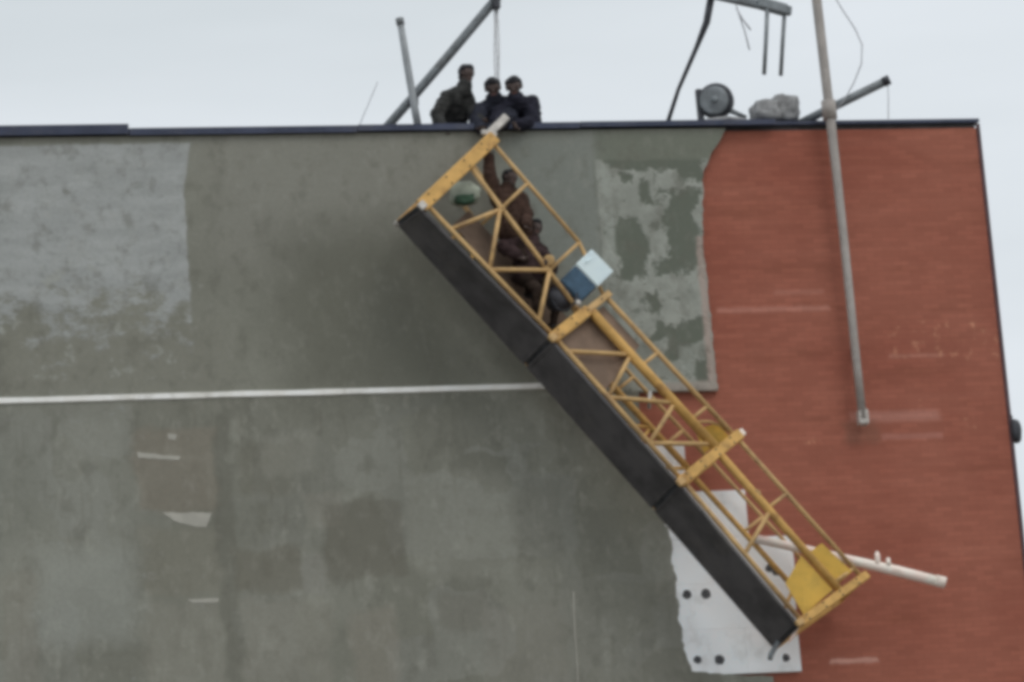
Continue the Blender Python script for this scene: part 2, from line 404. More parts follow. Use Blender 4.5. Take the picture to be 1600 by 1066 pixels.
def N(): return bmesh.new()
def tube(name, pts, r, mat, parent=None, seg=8): return link(name, add_tube(N(), pts, r, seg), mat, parent, True)

def jag(pts, step, amp, rnd):
    out = []
    for a, b in zip(pts, pts[1:]):
        a, b = V(a), V(b); n = max(1, int((b - a).length / step))
        for k in range(n):
            p = a.lerp(b, k / n)
            if k: p += V((rnd.uniform(-amp, amp), 0, rnd.uniform(-amp, amp)))
            out.append(p)
    out.append(V(pts[-1]))
    return out

def slab(outline, y_front, y_back, name, mat, parent):
    """an upright plate: outline in x,z, front at y_front, back at y_back"""
    bm = N()
    a = [bm.verts.new((p[0], y_front, p[2])) for p in outline]
    b = [bm.verts.new((p[0], y_back, p[2])) for p in outline]
    n = len(a)
    for tri in tessellate_polygon([[Vector((p[0], p[2], 0)) for p in outline]]): bm.faces.new([a[k] for k in tri])
    for k in range(n): bm.faces.new((a[k], b[k], b[(k + 1) % n], a[(k + 1) % n]))
    return link(name, bm, mat, parent)

# ---------------------------------------------------------------- ground
bm = N()
bmesh.ops.create_grid(bm, x_segments=40, y_segments=40, size=900)
for v in bm.verts: v.co.z = 0
g = link("ground", bm, GROUND); g["kind"] = "structure"

# ---------------------------------------------------------------- building
bld = thing("building", (0, 0, 0), "tall building wall, grey mortar over foam boards at left, bare brick red at right", "building")
X_L, DEPTH = -30.0, 12.0
bm = N()
add_beam(bm, (X_L / 2, DEPTH / 2, -0.5), (X_L / 2, DEPTH / 2, ROOF - 0.12), (-X_L, 0, 0), (0, DEPTH, 0), 0)
link("red_wall", bm, RED, bld)
bm = N()
add_beam(bm, (X_L / 2, DEPTH / 2, ROOF - 0.118), (X_L / 2, DEPTH / 2, ROOF - 0.03), (-X_L - 0.1, 0, 0), (0, DEPTH - 0.1, 0), 0)
link("roof_deck", bm, DECK, bld)
# mortar coat: one plate with a torn right edge
right = [(-3.611, -0.085, 16.982), (-3.719, -0.085, 16.785), (-3.860, -0.085, 16.598), (-3.978, -0.085, 16.376), (-4.068, -0.085, 15.467), (-4.062, -0.085, 14.758), (-4.055, -0.085, 14.053), (-4.048, -0.085, 13.353)]
mid = [(-4.048, -0.085, 13.353), (-4.590, -0.085, 13.359), (-5.129, -0.085, 13.366)]
tear = [(-5.160, -0.085, 12.691), (-5.047, -0.085, 12.300), (-4.984, -0.085, 11.826), (-4.886, -0.085, 11.463), (-4.854, -0.085, 11.240), (-4.888, -0.085, 11.054), (-4.829, -0.085, 10.840), (-4.866, -0.085, 10.612),
        (-4.825, -0.085, 10.492), (-4.866, -0.085, 10.324), (-4.824, -0.085, 10.120), (-4.825, -0.085, 9.918), (-4.785, -0.085, 9.781), (-4.739, -0.085, 9.628)]
low = [(-4.740, -0.085, 9.620), (-4.239, -0.085, 9.556), (-3.657, -0.085, 9.506)]
rj = random.Random(5)
top_z = ROOF - 0.10
outl = [V((X_L, 0, top_z)), V((right[0][0], 0, top_z))]
outl += jag(right, 0.06, 0.012, rj)[1:] + mid[1:] + jag(tear, 0.05, 0.018, rj) + jag(low, 0.06, 0.01, rj)
outl += [V((low[-1][0] + 0.02, 0, low[-1][2] - 1.2)), V((low[-1][0] + 0.3, 0, 0.0)), V((X_L, 0, 0.0))]
outl = [V(p) for p in outl]
slab(outl, -0.085, 0.02, "mortar_coat", MORTAR, bld)

# foam boards that the coat has not reached yet, each 0.6 m high, stepping down to the right
def board(x0, x1, z0, z1, y, dots, seed):
    rr = random.Random(seed)
    bm = N()
    add_beam(bm, ((x0 + x1) / 2, -y / 2 - .001, z0 + .001), ((x0 + x1) / 2, -y / 2 - .001, z1 - .001), (x1 - x0 - .002, 0, 0), (0, y, 0), 0.006)
    b = link("foam_board", bm, EPS, bld)
    for (dx_, dz_) in dots:
        d = add_disc(N(), (dx_, -y - 0.0005, dz_), (0, -1, 0), 0.055 + rr.uniform(-.008, .012), 0.008, 12)
        for v in d.verts: v.co += V((rr.uniform(-.006, .006), 0, rr.uniform(-.006, .006)))
        dd = link("anchor_disc", d, DOT, b)
    return b
def D2(*pp): return [(p[0], p[2]) for p in pp]
zs = [(-4.647, -0.070, 12.662)[2], (-4.446, -0.070, 12.000)[2], (-4.242, -0.070, 11.367)[2], (-4.125, -0.070, 10.756)[2], (-4.007, -0.070, 10.157)[2], (-3.889, -0.070, 9.561)[2]]
board((-5.302, -0.070, 12.613)[0], (-4.573, -0.070, 12.418)[0], zs[1], zs[0], 0.070, [], 1)
board((-5.246, -0.070, 11.753)[0], (-3.803, -0.070, 11.703)[0], zs[2], zs[1], 0.072, [], 2)
board((-5.297, -0.070, 11.157)[0], (-4.282, -0.070, 11.120)[0], zs[3], zs[2], 0.069, [], 3)
board((-4.282, -0.070, 11.120)[0], (-3.224, -0.070, 11.082)[0], zs[3], zs[2], 0.073, D2((-3.569, -0.070, 10.940), (-3.478, -0.070, 10.894)), 4)
board((-5.269, -0.070, 10.478)[0], (-4.051, -0.070, 10.431)[0], zs[4], zs[3], 0.070, D2((-4.714, -0.070, 10.634), (-4.456, -0.070, 10.633)), 5)
board((-4.051, -0.070, 10.431)[0], (-3.255, -0.070, 10.399)[0], zs[4], zs[3], 0.072, [], 6)
board((-5.149, -0.070, 9.883)[0], (-3.985, -0.070, 9.835)[0], zs[5], zs[4], 0.071, D2((-4.645, -0.070, 9.770), (-4.354, -0.070, 9.758)), 7)
board((-3.985, -0.070, 9.835)[0], (-3.260, -0.070, 9.805)[0], zs[5], zs[4], 0.073, D2((-3.457, -0.070, 9.745)), 8)

# white joint strip across the grey coat, in lengths
p0, p1 = (-15.912, -0.100, 13.430), (-5.929, -0.100, 13.462)
cuts = [0, 0.17, 0.42, 0.66, 1.0]
for a, b in zip(cuts, cuts[1:]):
    xa, xb = p0[0] + (p1[0] - p0[0]) * a + 0.004, p0[0] + (p1[0] - p0[0]) * b
    bm = N(); n = 10
    pts = []
    for k in range(n + 1):
        x = xa + (xb - xa) * k / n
        pts.append((x, -0.1, 13.475 + 0.012 * mnoise.noise(V((x * 0.9, 0, 3)))))
    vsr = []
    for p in pts:
        hh = 0.04 + 0.006 * mnoise.noise(V((p[0] * 2.1, 5, 0)))
        vsr.append([bm.verts.new((p[0], yy, p[2] + zz)) for yy, zz in ((-0.086, -hh), (-0.108, -hh * 0.8), (-0.108, hh * 0.8), (-0.086, hh))])
    for q, w in zip(vsr, vsr[1:]):
        for k in range(4): bm.faces.new((q[k], q[(k + 1) % 4], w[(k + 1) % 4], w[k]))
    bm.faces.new(vsr[0]); bm.faces.new(vsr[-1][::-1])
    link("joint_strip", bm, WHITE, bld)

# pale daubs of filler and a thin pale seam on the lower coat
PALE = simple("pale filler", lin(134, 132, 124, K), 0.08, 6, 0.95)
for q in ([(-11.503, -0.085, 11.955), (-10.872, -0.085, 11.933), (-10.957, -0.085, 11.744), (-11.136, -0.085, 11.767), (-11.362, -0.085, 11.841)],
          [(-11.788, -0.085, 12.759), (-11.495, -0.085, 12.708), (-11.233, -0.085, 12.683), (-11.252, -0.085, 12.633), (-11.776, -0.085, 12.675)],
          [(-11.255, -0.085, 10.825), (-10.846, -0.085, 10.817), (-10.857, -0.085, 10.768), (-11.192, -0.085, 10.773)],
          [(-11.381, -0.085, 12.990), (-11.267, -0.085, 12.970), (-11.287, -0.085, 12.895), (-11.377, -0.085, 12.915)]):
    slab([V(p) for p in jag(q + [q[0]], 0.06, 0.008, rj)[:-1]], -0.089, -0.084, "filler_daub", PALE, bld)
tube("seam_bead", [(-6.226, -0.086, 10.723), (-6.241, -0.086, 10.429), (-6.252, -0.086, 10.093), (-6.253, -0.086, 9.759), (-6.284, -0.086, 9.177)], 0.012, PALE, bld, 6)

# coping: metal lengths along the roof edge, the left one set a little higher
def coping(xa, xb, dz, drop, dy=0.0):
    bm = N()
    prof = [(-0.135 - dy, -drop), (-0.150 - dy, -drop), (-0.150 - dy, 0.0), (0.28, 0.02), (0.28, -0.06), (-0.135 - dy, -0.03)]
    a = [bm.verts.new((xa, y, ROOF + dz + z)) for y, z in prof]; b = [bm.verts.new((xb, y, ROOF + dz + z)) for y, z in prof]
    n = len(prof)
    for k in range(n): bm.faces.new((a[k], b[k], b[(k + 1) % n], a[(k + 1) % n]))
    bm.faces.new(a[::-1]); bm.faces.new(b)
    link("coping", bm, COPING, bld)
xj = (-11.677, -0.150, 17.046)[0]
coping(X_L, xj, 0.045, 0.135, 0.012)
coping(xj + 0.01, xj + 3.02, -0.01, 0.095)
coping(xj + 3.03, xj + 6.04, -0.004, 0.085)
coping(xj + 6.05, xj + 8.75, 0.0, 0.075)
coping(xj + 8.76, -0.004, 0.004, 0.05, -0.115)
# narrow dark purple strip up the wall's right edge
bm = N(); add_beam(bm, (-0.022, -0.004, 0.0), (-0.022, -0.004, ROOF - 0.06), (0.055, 0, 0), (0, 0.02, 0), 0.004)
link("corner_strip", bm, CORNER_STRIP, bld)

# ---------------------------------------------------------------- suspended platform
FL = [V(p) for p in ((-8.093, -1.250, 15.624), (-6.514, -1.250, 13.813), (-4.988, -1.250, 11.868), (-3.585, -1.250, 9.981))]
FT = [V(p) for p in ((-7.001, -0.800, 16.645), (-5.639, -0.840, 14.483), (-4.055, -0.840, 12.551), (-2.531, -0.840, 10.630))]
RL = [V(p) for p in ((-8.271, -0.620, 15.595), (-6.717, -0.620, 13.655), (-5.175, -0.620, 11.692), (-3.737, -0.620, 9.811))]
RT = [RL[i] + (FT[i] - FL[i]) for i in range(4)]
plat = thing("suspended_platform", tuple(FL[3]), "long yellow suspended work platform with black floor, hanging steeply tilted against the wall", "work platform")
def lerp(a, b, t): return a + (b - a) * t
def P(i, s, h, side):        # point in section i: s along, h up the guard rail, front or rear side
    lo, to = (FL, FT) if side == 'f' else (RL, RT)
    return lerp(lerp(lo[i], lo[i + 1], s), lerp(to[i], to[i + 1], s), h)
RAILS = {0: (0.032, 0.033, 0.029), 1: (0.036, 0.068, 0.035), 2: (0.036, 0.056, 0.032)}
MIDH = {0: 0.60, 1: 0.68, 2: 0.66}
def rail(name, a, b, r, m): return tube(name, [a, b], r, m, plat, 10)
for i in range(3):
    lo_r, mid_r, top_r = RAILS[i]
    ax = (FL[i + 1] - FL[i]).normalized()
    for side in 'fr':
        m_lo = YEL_FADED if side == 'f' else YEL
        rail("lower_rail", P(i, 0.02, 0.05, side), P(i, 0.98, 0.05, side), lo_r, m_lo)
        h0 = MIDH[i]
        if i == 0:
            rail("middle_rail", P(i, 0.02, h0 + 0.05, side), P(i, 0.98, h0 - 0.05, side), mid_r, YEL_FADED)
        else:
            rail("middle_rail", P(i, 0.02, h0, side), P(i, 0.98, h0, side), mid_r * (1 if side == 'f' else 0.7), YEL)
        if i == 0 and side == 'f':
            k_ = V((-5.938, -0.800, 15.221))
            rail("top_rail", P(0, 0.0, 0.985, 'f'), k_, top_r, YEL_FADED)
            rail("top_rail", k_, P(0, 0.98, 0.97, 'f'), top_r * 0.9, YEL_FADED)
        else:
            rail("top_rail", P(i, 0.0, 0.98, side), P(i, 0.99, 0.98, side), top_r if side == 'f' else top_r * 0.8, YEL_FADED)
        # zigzag braces between lower and middle rail
        nodes = [(0.20, 0.05), (0.30, h0), (0.50, 0.05), (0.71, h0), (0.88, 0.05)] if i == 0 else \
                [(0.10, 0.05), (0.32, h0), (0.42, 0.05), (0.66, h0), (0.74, 0.05), (0.95, h0)]
        if i == 2: nodes = [(0.42, h0), (0.52, 0.05)] if side == 'f' else [(0.80, h0), (0.95, 0.05)]
        for (s0, h_0), (s1, h_1) in zip(nodes, nodes[1:]):
            rail("brace", P(i, s0, h_0, side), P(i, s1, h_1, side), 0.030 if side == 'f' else 0.024, YEL_FADED if side == 'f' else YEL)
        for s in ((0.30, 0.71) if i == 0 else (0.40, 0.78) if i == 1 else (0.40, 0.93)):
            top = P(i, s, 0.98, side)
            if i == 0 and side == 'f': top = lerp(P(0, 0.0, 0.985, 'f'), k_, 0.42) if s < 0.6 else k_
            rail("strut", P(i, s, h0, side), top, 0.024, YEL_FADED)
    # floor: black sheet on ribs, with a rear toe board
    up = (FT[i] - FL[i]).normalized()
    bm = N(); g0, g1 = 0.012, 0.988
    add_sheet(bm, [P(i, g0, 0, 'f') - up * 0.03, P(i, g1, 0, 'f') - up * 0.03, P(i, g1, 0, 'r') - up * 0.03, P(i, g0, 0, 'r') - up * 0.03], 0.05)
    fl = link("floor_panel", bm, BLACK, plat)
    dpt = (RL[i] - FL[i]).normalized()
    for s in (0.02, 0.98):
        a, b = lerp(FL[i], FL[i + 1], s), lerp(RL[i], RL[i + 1], s)
        link("floor_rib", add_beam(N(), a - up * 0.058 + dpt * 0.06, b - up * 0.058 - dpt * 0.06, ax * 0.04, up * 0.012, 0.004), BLACK, fl)
    link("toe_board", add_beam(N(), P(i, g0, 0.07, 'r'), P(i, g1, 0.07, 'r'), up * 0.16, dpt * 0.012, 0.003), BLACK, plat)
    link("toe_board", add_beam(N(), P(i, g0, -0.03, 'f') - dpt * 0.02, P(i, g1, -0.03, 'f') - dpt * 0.02, up * 0.05, dpt * 0.012, 0.003), BLACK, plat)

# frames between the sections
PW = (0.18, 0.15, 0.14, 0.11)
for i in range(4):
    ax = (FL[min(i + 1, 3)] - FL[max(i - 1, 0)]).normalized()
    up = (FT[i] - FL[i]).normalized(); dp = (RL[i] - FL[i]).normalized()
    f0 = FL[i] - up * 0.02; f1 = FT[i] + up * 0.05
    if i == 1:
        kk = 0.62
        link("post", add_beam(N(), f0 - dp * 0.03, lerp(f0, f1, kk) - dp * 0.03, ax * PW[i], dp * 0.06, 0.01), YEL, plat)
        link("post", add_beam(N(), lerp(f0, f1, kk) - dp * 0.03, f1 - dp * 0.03, ax * 0.09, dp * 0.05, 0.01), YEL_FADED, plat)
    else:
        link("post", add_beam(N(), f0 - dp * 0.03, f1 - dp * 0.03, ax * PW[i], dp * 0.06, 0.01), YEL, plat)
    link("post", add_beam(N(), RL[i] - up * 0.02, RT[i] + up * 0.02, ax * 0.08, dp * 0.05, 0.008), YEL, plat)
    link("cross_bar", add_beam(N(), FL[i] + dp * 0.02 - up * 0.01, RL[i] - dp * 0.02 - up * 0.01, ax * 0.07, up * 0.06, 0.006), DARKST, plat)
    if i in (0, 3):
        link("cross_bar", add_beam(N(), FT[i] + dp * 0.02, RT[i] - dp * 0.02, ax * 0.06, up * 0.05, 0.006), YEL, plat)
    for q_ in (0.12, 0.36, 0.60, 0.84):                       # bolt heads
        for e_ in (-0.3, 0.3) if i != 1 or q_ < 0.6 else (0.0,):
            link("bolt", add_disc(N(), lerp(f0, f1, q_) - dp * (0.0605 if i != 1 or q_ < 0.6 else 0.0555) + ax * PW[i] * e_, -dp, 0.013, 0.012, 6), DARKST, plat)
    # pale bracket at the foot of the frame
    sz = 0.06 if i < 3 else 0.05
    link("foot_bracket", add_beam(N(), f0 - dp * 0.075 - up * 0.07, f0 - dp * 0.075 + up * 0.05, ax * (sz * 1.7), dp * 0.05, 0.012), PALEM if i == 0 else YEL_FADED, plat)
# pale tip at the upper rear corner, tip at the second frame, hook under the lowest end
up0 = (FT[0] - FL[0]).normalized(); dp0 = (RL[0] - FL[0]).normalized()
link("bracket_tip", add_beam(N(), RL[0] + dp0 * 0.0, RL[0] + dp0 * 0.09, up0 * 0.09, up0.cross(dp0) * 0.08, 0.014), PALEM, plat)
up2 = (FT[2] - FL[2]).normalized()
ax2 = (FL[3] - FL[2]).normalized()
link("bracket_tip", add_beam(N(), FT[2] + up2 * 0.03, FT[2] + up2 * 0.13, ax2 * 0.10, up2.cross(ax2) * 0.08, 0.014), PVC, plat)
tube("hook", [(-3.730, -0.800, 9.861), (-3.799, -0.800, 9.764), (-3.858, -0.800, 9.683), (-3.887, -0.820, 9.614)], 0.036, STEEL, plat)
link("end_lug", add_beam(N(), (-3.584, -1.100, 9.926), (-3.669, -1.050, 9.780), (0.08, 0, 0.06), (0, 0.06, 0), 0.012), PVC, plat)

# ochre sheet panels at the low end
bm = add_sheet(N(), [(-3.641, -1.000, 10.556), (-3.386, -0.980, 10.920), (-3.010, -0.980, 10.461), (-3.463, -1.100, 10.112)], 0.012)
link("end_panel", bm, YEL_SHEET, plat)
bm = add_sheet(N(), [(-3.299, -0.920, 10.946), (-3.073, -0.900, 11.086), (-2.705, -0.900, 10.701), (-2.955, -0.920, 10.504)], 0.012)
link("end_panel", bm, YEL_SHEET, plat)
# folded ochre plate at the middle frame
bm = add_sheet(N(), [(-4.575, -0.700, 12.685), (-4.293, -0.700, 12.762), (-4.119, -0.700, 12.585), (-4.483, -0.700, 12.374)], 0.012)
link("gusset_plate", bm, YEL_SHEET, plat)
tube("curved_bar", [(-4.665, -0.800, 12.732), (-4.541, -0.800, 12.771), (-4.404, -0.800, 12.767), (-4.270, -0.800, 12.721), (-4.175, -0.800, 12.632)], 0.022, YEL_FADED, plat)
tube("clamp", [(-5.208, -1.000, 13.144), (-5.230, -1.020, 13.037), (-5.249, -1.020, 12.918)], 0.026, PALEM, plat)
# node plates
for c_, r_ in (((-6.406, -1.000, 14.931), 0.075), ((-6.981, -1.000, 15.643), 0.05), ((-3.914, -1.000, 11.745), 0.06)):
    link("node_plate", add_disc(N(), c_, (-.2, -1, -.2), r_, 0.03, 10), YEL_FADED, plat)

# hoist with cabinet
cab_c = V((-5.815, -0.860, 14.793)); a1 = (FL[1] - FL[0]).normalized(); u1 = (FT[1] - FL[1]).normalized()
d1 = a1.cross(u1).normalized()
if d1.y < 0: d1 = -d1
hoist = link("hoist_motor", add_beam(N(), V((-6.177, -0.880, 14.494)), V((-5.947, -0.880, 14.696)), a1 * 0.39, d1 * 0.22, 0.02), BLUE, plat)
link("control_box", add_beam(N(), V((-5.947, -0.880, 14.696)), V((-5.716, -0.880, 14.898)), a1 * 0.41, d1 * 0.24, 0.012), LID, hoist)
fc = V((-5.828, -0.880, 14.797)) - d1 * 0.1205
link("door_handle", add_beam(N(), fc - a1 * 0.13 - d1 * 0.012 - u1 * 0.06, fc - a1 * 0.13 - d1 * 0.012 + u1 * 0.06, a1 * 0.022, d1 * 0.02, 0.004), LID, hoist)
link("power_cable", add_tube(N(), [(-6.072, -1.020, 14.479), (-6.127, -1.060, 14.332), (-6.232, -1.040, 14.237), (-6.340, -1.000, 14.267), (-6.411, -0.980, 14.394)], 0.014, 6), DARKST, hoist, True)
link("casing", add_lump(N(), (-6.297, -0.860, 14.441), 0.17, 0.15, 0.17, 4, 0.12, 3, None, 0.3), MOTOR, hoist, True)
link("knob", add_lump(N(), (-6.083, -1.020, 14.342), 0.05, 0.05, 0.05, 6, 0.2, 2, None, 0.3), PALEM, hoist, True)

# hoist yoke at the upper end
link("yoke", add_beam(N(), (-7.063, -0.740, 16.700), (-6.731, -0.620, 17.015), (0.075, 0, -0.075), (0, 0.06, 0), 0.012), PALEM, plat)
link("yoke", add_beam(N(), (-7.130, -0.800, 16.752), (-6.924, -0.780, 16.703), (0.02, 0, 0.07), (0, 0.05, 0), 0.012), PALEM, plat)

# things lying on the platform
tag(link("brown_board", add_sheet(N(), [P(0, .20, .40, 'r') - dp0 * .05, P(0, .20, .62, 'r') - dp0 * .05, P(0, .97, .82, 'r') - dp0 * .05, P(0, .97, .34, 'r') - dp0 * .05], 0.018), PLY),
    "brown board behind the yellow braces in the platform's uppermost section", "board")
tag(link("cloth_sack", add_lump(N(), (-7.394, -0.700, 15.939), 0.21, 0.15, 0.16, 21, 0.25, 3, None, 0.4), SACK_G, None, True),
    "pale greenish sack caught behind the platform's topmost post", "sack")
tag(link("green_cloth", add_lump(N(), (-7.436, -0.870, 15.811), 0.14, 0.05, 0.075, 23, 0.35, 3, None, 0.2), GREEN, None, True),
    "dark green cloth bundle on the pale sack in the platform", "cloth")
dp1 = (RL[1] - FL[1]).normalized()
tag(link("brown_board", add_sheet(N(), [P(1, .03, .16, 'f') + dp1 * .10, P(1, .03, .93, 'f') + dp1 * .10, P(1, .31, .93, 'f') + dp1 * .10, P(1, .38, .16, 'f') + dp1 * .10], 0.018), PLY),
    "brown board behind the yellow braces just below the blue hoist", "board")
pp = thing("pipe", (-2.638, -0.700, 10.882), "pinkish white pipe sticking out past the platform's low end", "pipe")
bm = add_tube(N(), [(-3.816, -0.400, 11.275), (-3.247, -0.480, 11.110), (-2.613, -0.620, 10.897), (-2.046, -0.700, 10.724), (-1.437, -0.780, 10.524)], [0.058, 0.06, 0.064, 0.072, 0.07], 14)
link("tube", bm, PVC, pp, True)
link("collar", add_tube(N(), [(-1.543, -0.770, 10.564), (-1.421, -0.785, 10.523)], 0.078, 14), PVC, pp, True)
link("rag_tie", add_lump(N(), (-2.286, -0.720, 10.899), 0.035, 0.03, 0.085, 3, 0.4, 2), PVC, pp, True)
link("rag_tie", add_lump(N(), (-2.150, -0.740, 10.839), 0.03, 0.03, 0.06, 9, 0.4, 2), PVC, pp, True)

# ---------------------------------------------------------------- roof gear
boom = thing("inclined_boom", (-8.174, 1.000, 17.269), "dark grey steel boom slanting up to the right from roof edge", "boom")
link("tube", add_tube(N(), [(-8.242, 1.200, 17.197), (-7.700, 1.000, 17.762), (-7.154, 0.850, 18.346), (-6.505, 0.620, 19.050), (-6.432, 0.600, 19.135)], 0.064, 12), STEEL, boom, True)
link("rope_sheave", add_disc(N(), (-6.507, 0.620, 19.032), (1, 0, 0), 0.11, 0.07, 16), DARKST, boom, True)
link("head_block", add_beam(N(), (-6.545, 0.550, 19.173), (-6.485, 0.550, 18.916), (0.09, 0, 0.01), (0, 0.12, 0), 0.012), DARKST, boom)
for k, (a, b) in enumerate((((-6.514, 0.600, 18.988), (-6.636, 0.600, 17.041)), ((-6.483, 0.620, 18.995), (-6.596, 0.620, 17.047)), ((-6.462, 0.600, 18.970), (-6.574, 0.600, 17.040)))):
    a, b = V(a), V(b); pts = [lerp(a, b, q / 10) + V((0.006 * math.sin(q * 1.3 + k * 2), 0.005 * math.cos(q + k), 0)) for q in range(11)]
    tag(link("hoist_rope", add_tube(N(), pts, 0.012, 6), ROPE, None, True),
        ("left strand", "middle strand", "right strand")[k] + " of the pale hoist rope hanging from the boom's tip", "rope", "hoist rope strands")
up_ = thing("upright_pole", (-7.775, 0.300, 17.197), "pale grey upright pole crossing in front of the slanting boom", "pole")
link("tube", add_tube(N(), [(-7.866, 0.420, 18.708), (-7.812, 0.420, 18.100), (-7.752, 0.420, 17.468), (-7.715, 0.420, 17.126)], [0.045, 0.05, 0.052, 0.052], 12), STEEL_G, up_, True)
link("cap", add_tube(N(), [(-7.872, 0.420, 18.744), (-7.861, 0.420, 18.653)], 0.056, 12), STEEL, up_, True)
link("clamp", add_lump(N(), (-7.756, 0.500, 17.584), 0.08, 0.08, 0.07, 2, 0.1, 2, None, 0.8), DARKST, up_, True)
tag(tube("guy_wire", [(-8.567, 0.200, 17.140), (-8.515, 0.200, 17.273), (-8.405, 0.200, 17.495), (-8.313, 0.200, 17.691), (-8.273, 0.200, 17.780)], 0.006, WIRE, None, 6),
    "thin faint wire standing up left of the slanting boom", "wire")

jib = thing("jib_arm", (-4.240, 0.600, 17.161), "grey jib with two rods hanging from its beam above the roof", "jib")
link("strut", add_tube(N(), [(-4.301, 0.550, 17.119), (-4.089, 0.400, 17.689), (-3.826, 0.250, 18.231), (-3.677, 0.150, 18.563), (-3.544, 0.050, 19.126)], [0.032, 0.028, 0.034, 0.05, 0.055], 10), DARKST, jib, True)
link("beam", add_beam(N(), (-3.703, 0.050, 18.961), (-2.621, -0.350, 18.538), (0, 0.10, 0), (0.02, 0, 0.115), 0.01), STEEL, jib)
link("beam_end", add_beam(N(), (-3.056, -0.280, 18.694), (-2.668, -0.330, 18.555), (0, 0.14, 0), (0.03, 0, 0.15), 0.02), STEEL, jib)
link("hanging_rod", add_tube(N(), [(-2.943, -0.330, 18.602), (-3.002, -0.330, 18.165), (-3.077, -0.330, 17.656)], 0.03, 8), STEEL, jib, True)
link("hanging_rod", add_tube(N(), [(-2.705, -0.330, 18.546), (-2.773, -0.330, 18.117), (-2.846, -0.330, 17.636)], 0.03, 8), STEEL, jib, True)
link("loose_wire", add_tube(N(), [(-3.341, -0.200, 18.687), (-3.303, -0.200, 18.522), (-3.251, -0.200, 18.302), (-3.212, -0.200, 18.046)], 0.011, 6), WIRE, jib, True)
link("loose_wire", add_tube(N(), [(-3.337, -0.200, 18.632), (-3.270, -0.200, 18.485), (-3.168, -0.200, 18.329)], 0.011, 6), WIRE, jib, True)

dr = thing("cable_drum", (-3.637, 0.300, 17.195), "round grey drum with dark rim propped beside dark post on roof", "drum")
nrm = V((-0.35, -0.9, -0.05)).normalized()
link("rim", add_disc(N(), V((-3.596, 0.350, 17.511)) - nrm * 0.10, nrm, 0.245, 0.14, 32, 0.3), DARKST, dr, True)
link("face", add_disc(N(), V((-3.615, 0.350, 17.502)) + nrm * 0.025, nrm, 0.20, 0.03, 28, 0.3), DRUM, dr, True)
link("hub", add_disc(N(), V((-3.605, 0.350, 17.511)) + nrm * 0.04, nrm, 0.05, 0.05, 14, 0.3), STEEL, dr, True)
link("post", add_beam(N(), (-3.793, 0.450, 17.044), (-3.797, 0.450, 17.701), (0.085, 0, 0), (0, 0.08, 0), 0.01), DARKST, dr)
link("foot", add_tube(N(), [(-3.463, 0.350, 17.391), (-3.347, 0.330, 17.328), (-3.201, 0.300, 17.244)], [0.05, 0.035, 0.03], 8), STEEL, dr, True)
for k, (c_, s_, lab) in enumerate((((-2.947, 0.220, 17.288), (0.21, 0.19, 0.15), "lumpy dirty white sack on roof beside the round drum"),
                                   ((-2.649, 0.300, 17.346), (0.20, 0.19, 0.19), "larger dirty white sack on roof nearest the tall pole"),
                                   ((-3.555, 0.120, 17.118), (0.30, 0.12, 0.07), "flat white sack lying on roof edge under the drum"))):
    tag(link("sandbag", add_lump(N(), c_, *s_, 31 + k, 0.24, 4, None, 0.75), SACK, None, True), lab, "sack", "sacks on the roof edge")

tp = thing("tall_pole", (-2.139, -0.200, 12.834), "tall pale pole hanging in front of the red wall and rising above roof", "pole")
link("tube", add_tube(N(), [(-2.135, -0.200, 12.878), (-2.144, -0.200, 13.843), (-2.153, -0.210, 15.393), (-2.182, -0.240, 17.095), (-2.210, -0.240, 18.739), (-2.220, -0.240, 19.292)], [0.058, 0.058, 0.06, 0.066, 0.068, 0.068], 14), STEEL_L, tp, True)
link("foot", add_beam(N(), (-2.121, -0.170, 13.016), (-2.125, -0.170, 12.797), (0.14, 0, 0), (0, 0.16, 0), 0.025), PALEM, tp)
link("bracket", add_beam(N(), (-2.136, -0.060, 13.879), (-2.065, -0.060, 13.877), (0, 0.14, 0), (0, 0, 0.06), 0.01), STEEL, tp)
link("clamp", add_tube(N(), [(-2.187, -0.235, 17.296), (-2.185, -0.235, 17.042)], 0.10, 14), STEEL_L, tp, True)
bb = thing("roof_beam", (-2.342, 0.200, 17.146), "grey beam slanting up to the right behind the tall pole", "beam")
link("tube", add_tube(N(), [(-2.627, 0.500, 17.098), (-2.132, 0.100, 17.266), (-1.349, -0.300, 17.556)], 0.06, 12), STEEL, bb, True)
link("cap", add_tube(N(), [(-1.397, -0.275, 17.538), (-1.315, -0.315, 17.569)], 0.068, 12), DARKST, bb, True)
tag(tube("slack_cable", [(-1.937, -0.100, 18.897), (-1.801, -0.100, 18.619), (-1.662, -0.100, 18.369), (-1.585, -0.100, 18.138), (-1.622, -0.100, 17.863), (-1.758, -0.100, 17.590), (-1.928, -0.100, 17.336), (-2.084, -0.140, 17.162)], 0.009, WIRE, None, 6),
    "thin slack cable looping to the right of the tall pole", "cable")
tag(tube("drop_wire", [(-1.341, -0.300, 17.538), (-1.357, -0.300, 17.292), (-1.386, -0.300, 17.011)], 0.006, WIRE, None, 6),
    "faint wire hanging from the tip of the slanting roof beam", "wire")
wl_ = thing("wall_lamp", (0.023, -0.020, 12.707), "small dark fitting on the red wall's right corner", "wall lamp")
link("housing", add_lump(N(), (0.046, 0.000, 12.694), 0.075, 0.09, 0.17, 5, 0.08, 3, None, 0.5), DARKST, wl_, True)
link("back_plate", add_beam(N(), (0.001, 0.060, 12.922), (-0.019, 0.060, 12.498), (0.05, 0, 0), (0, 0.14, 0), 0.01), DARKST, wl_)

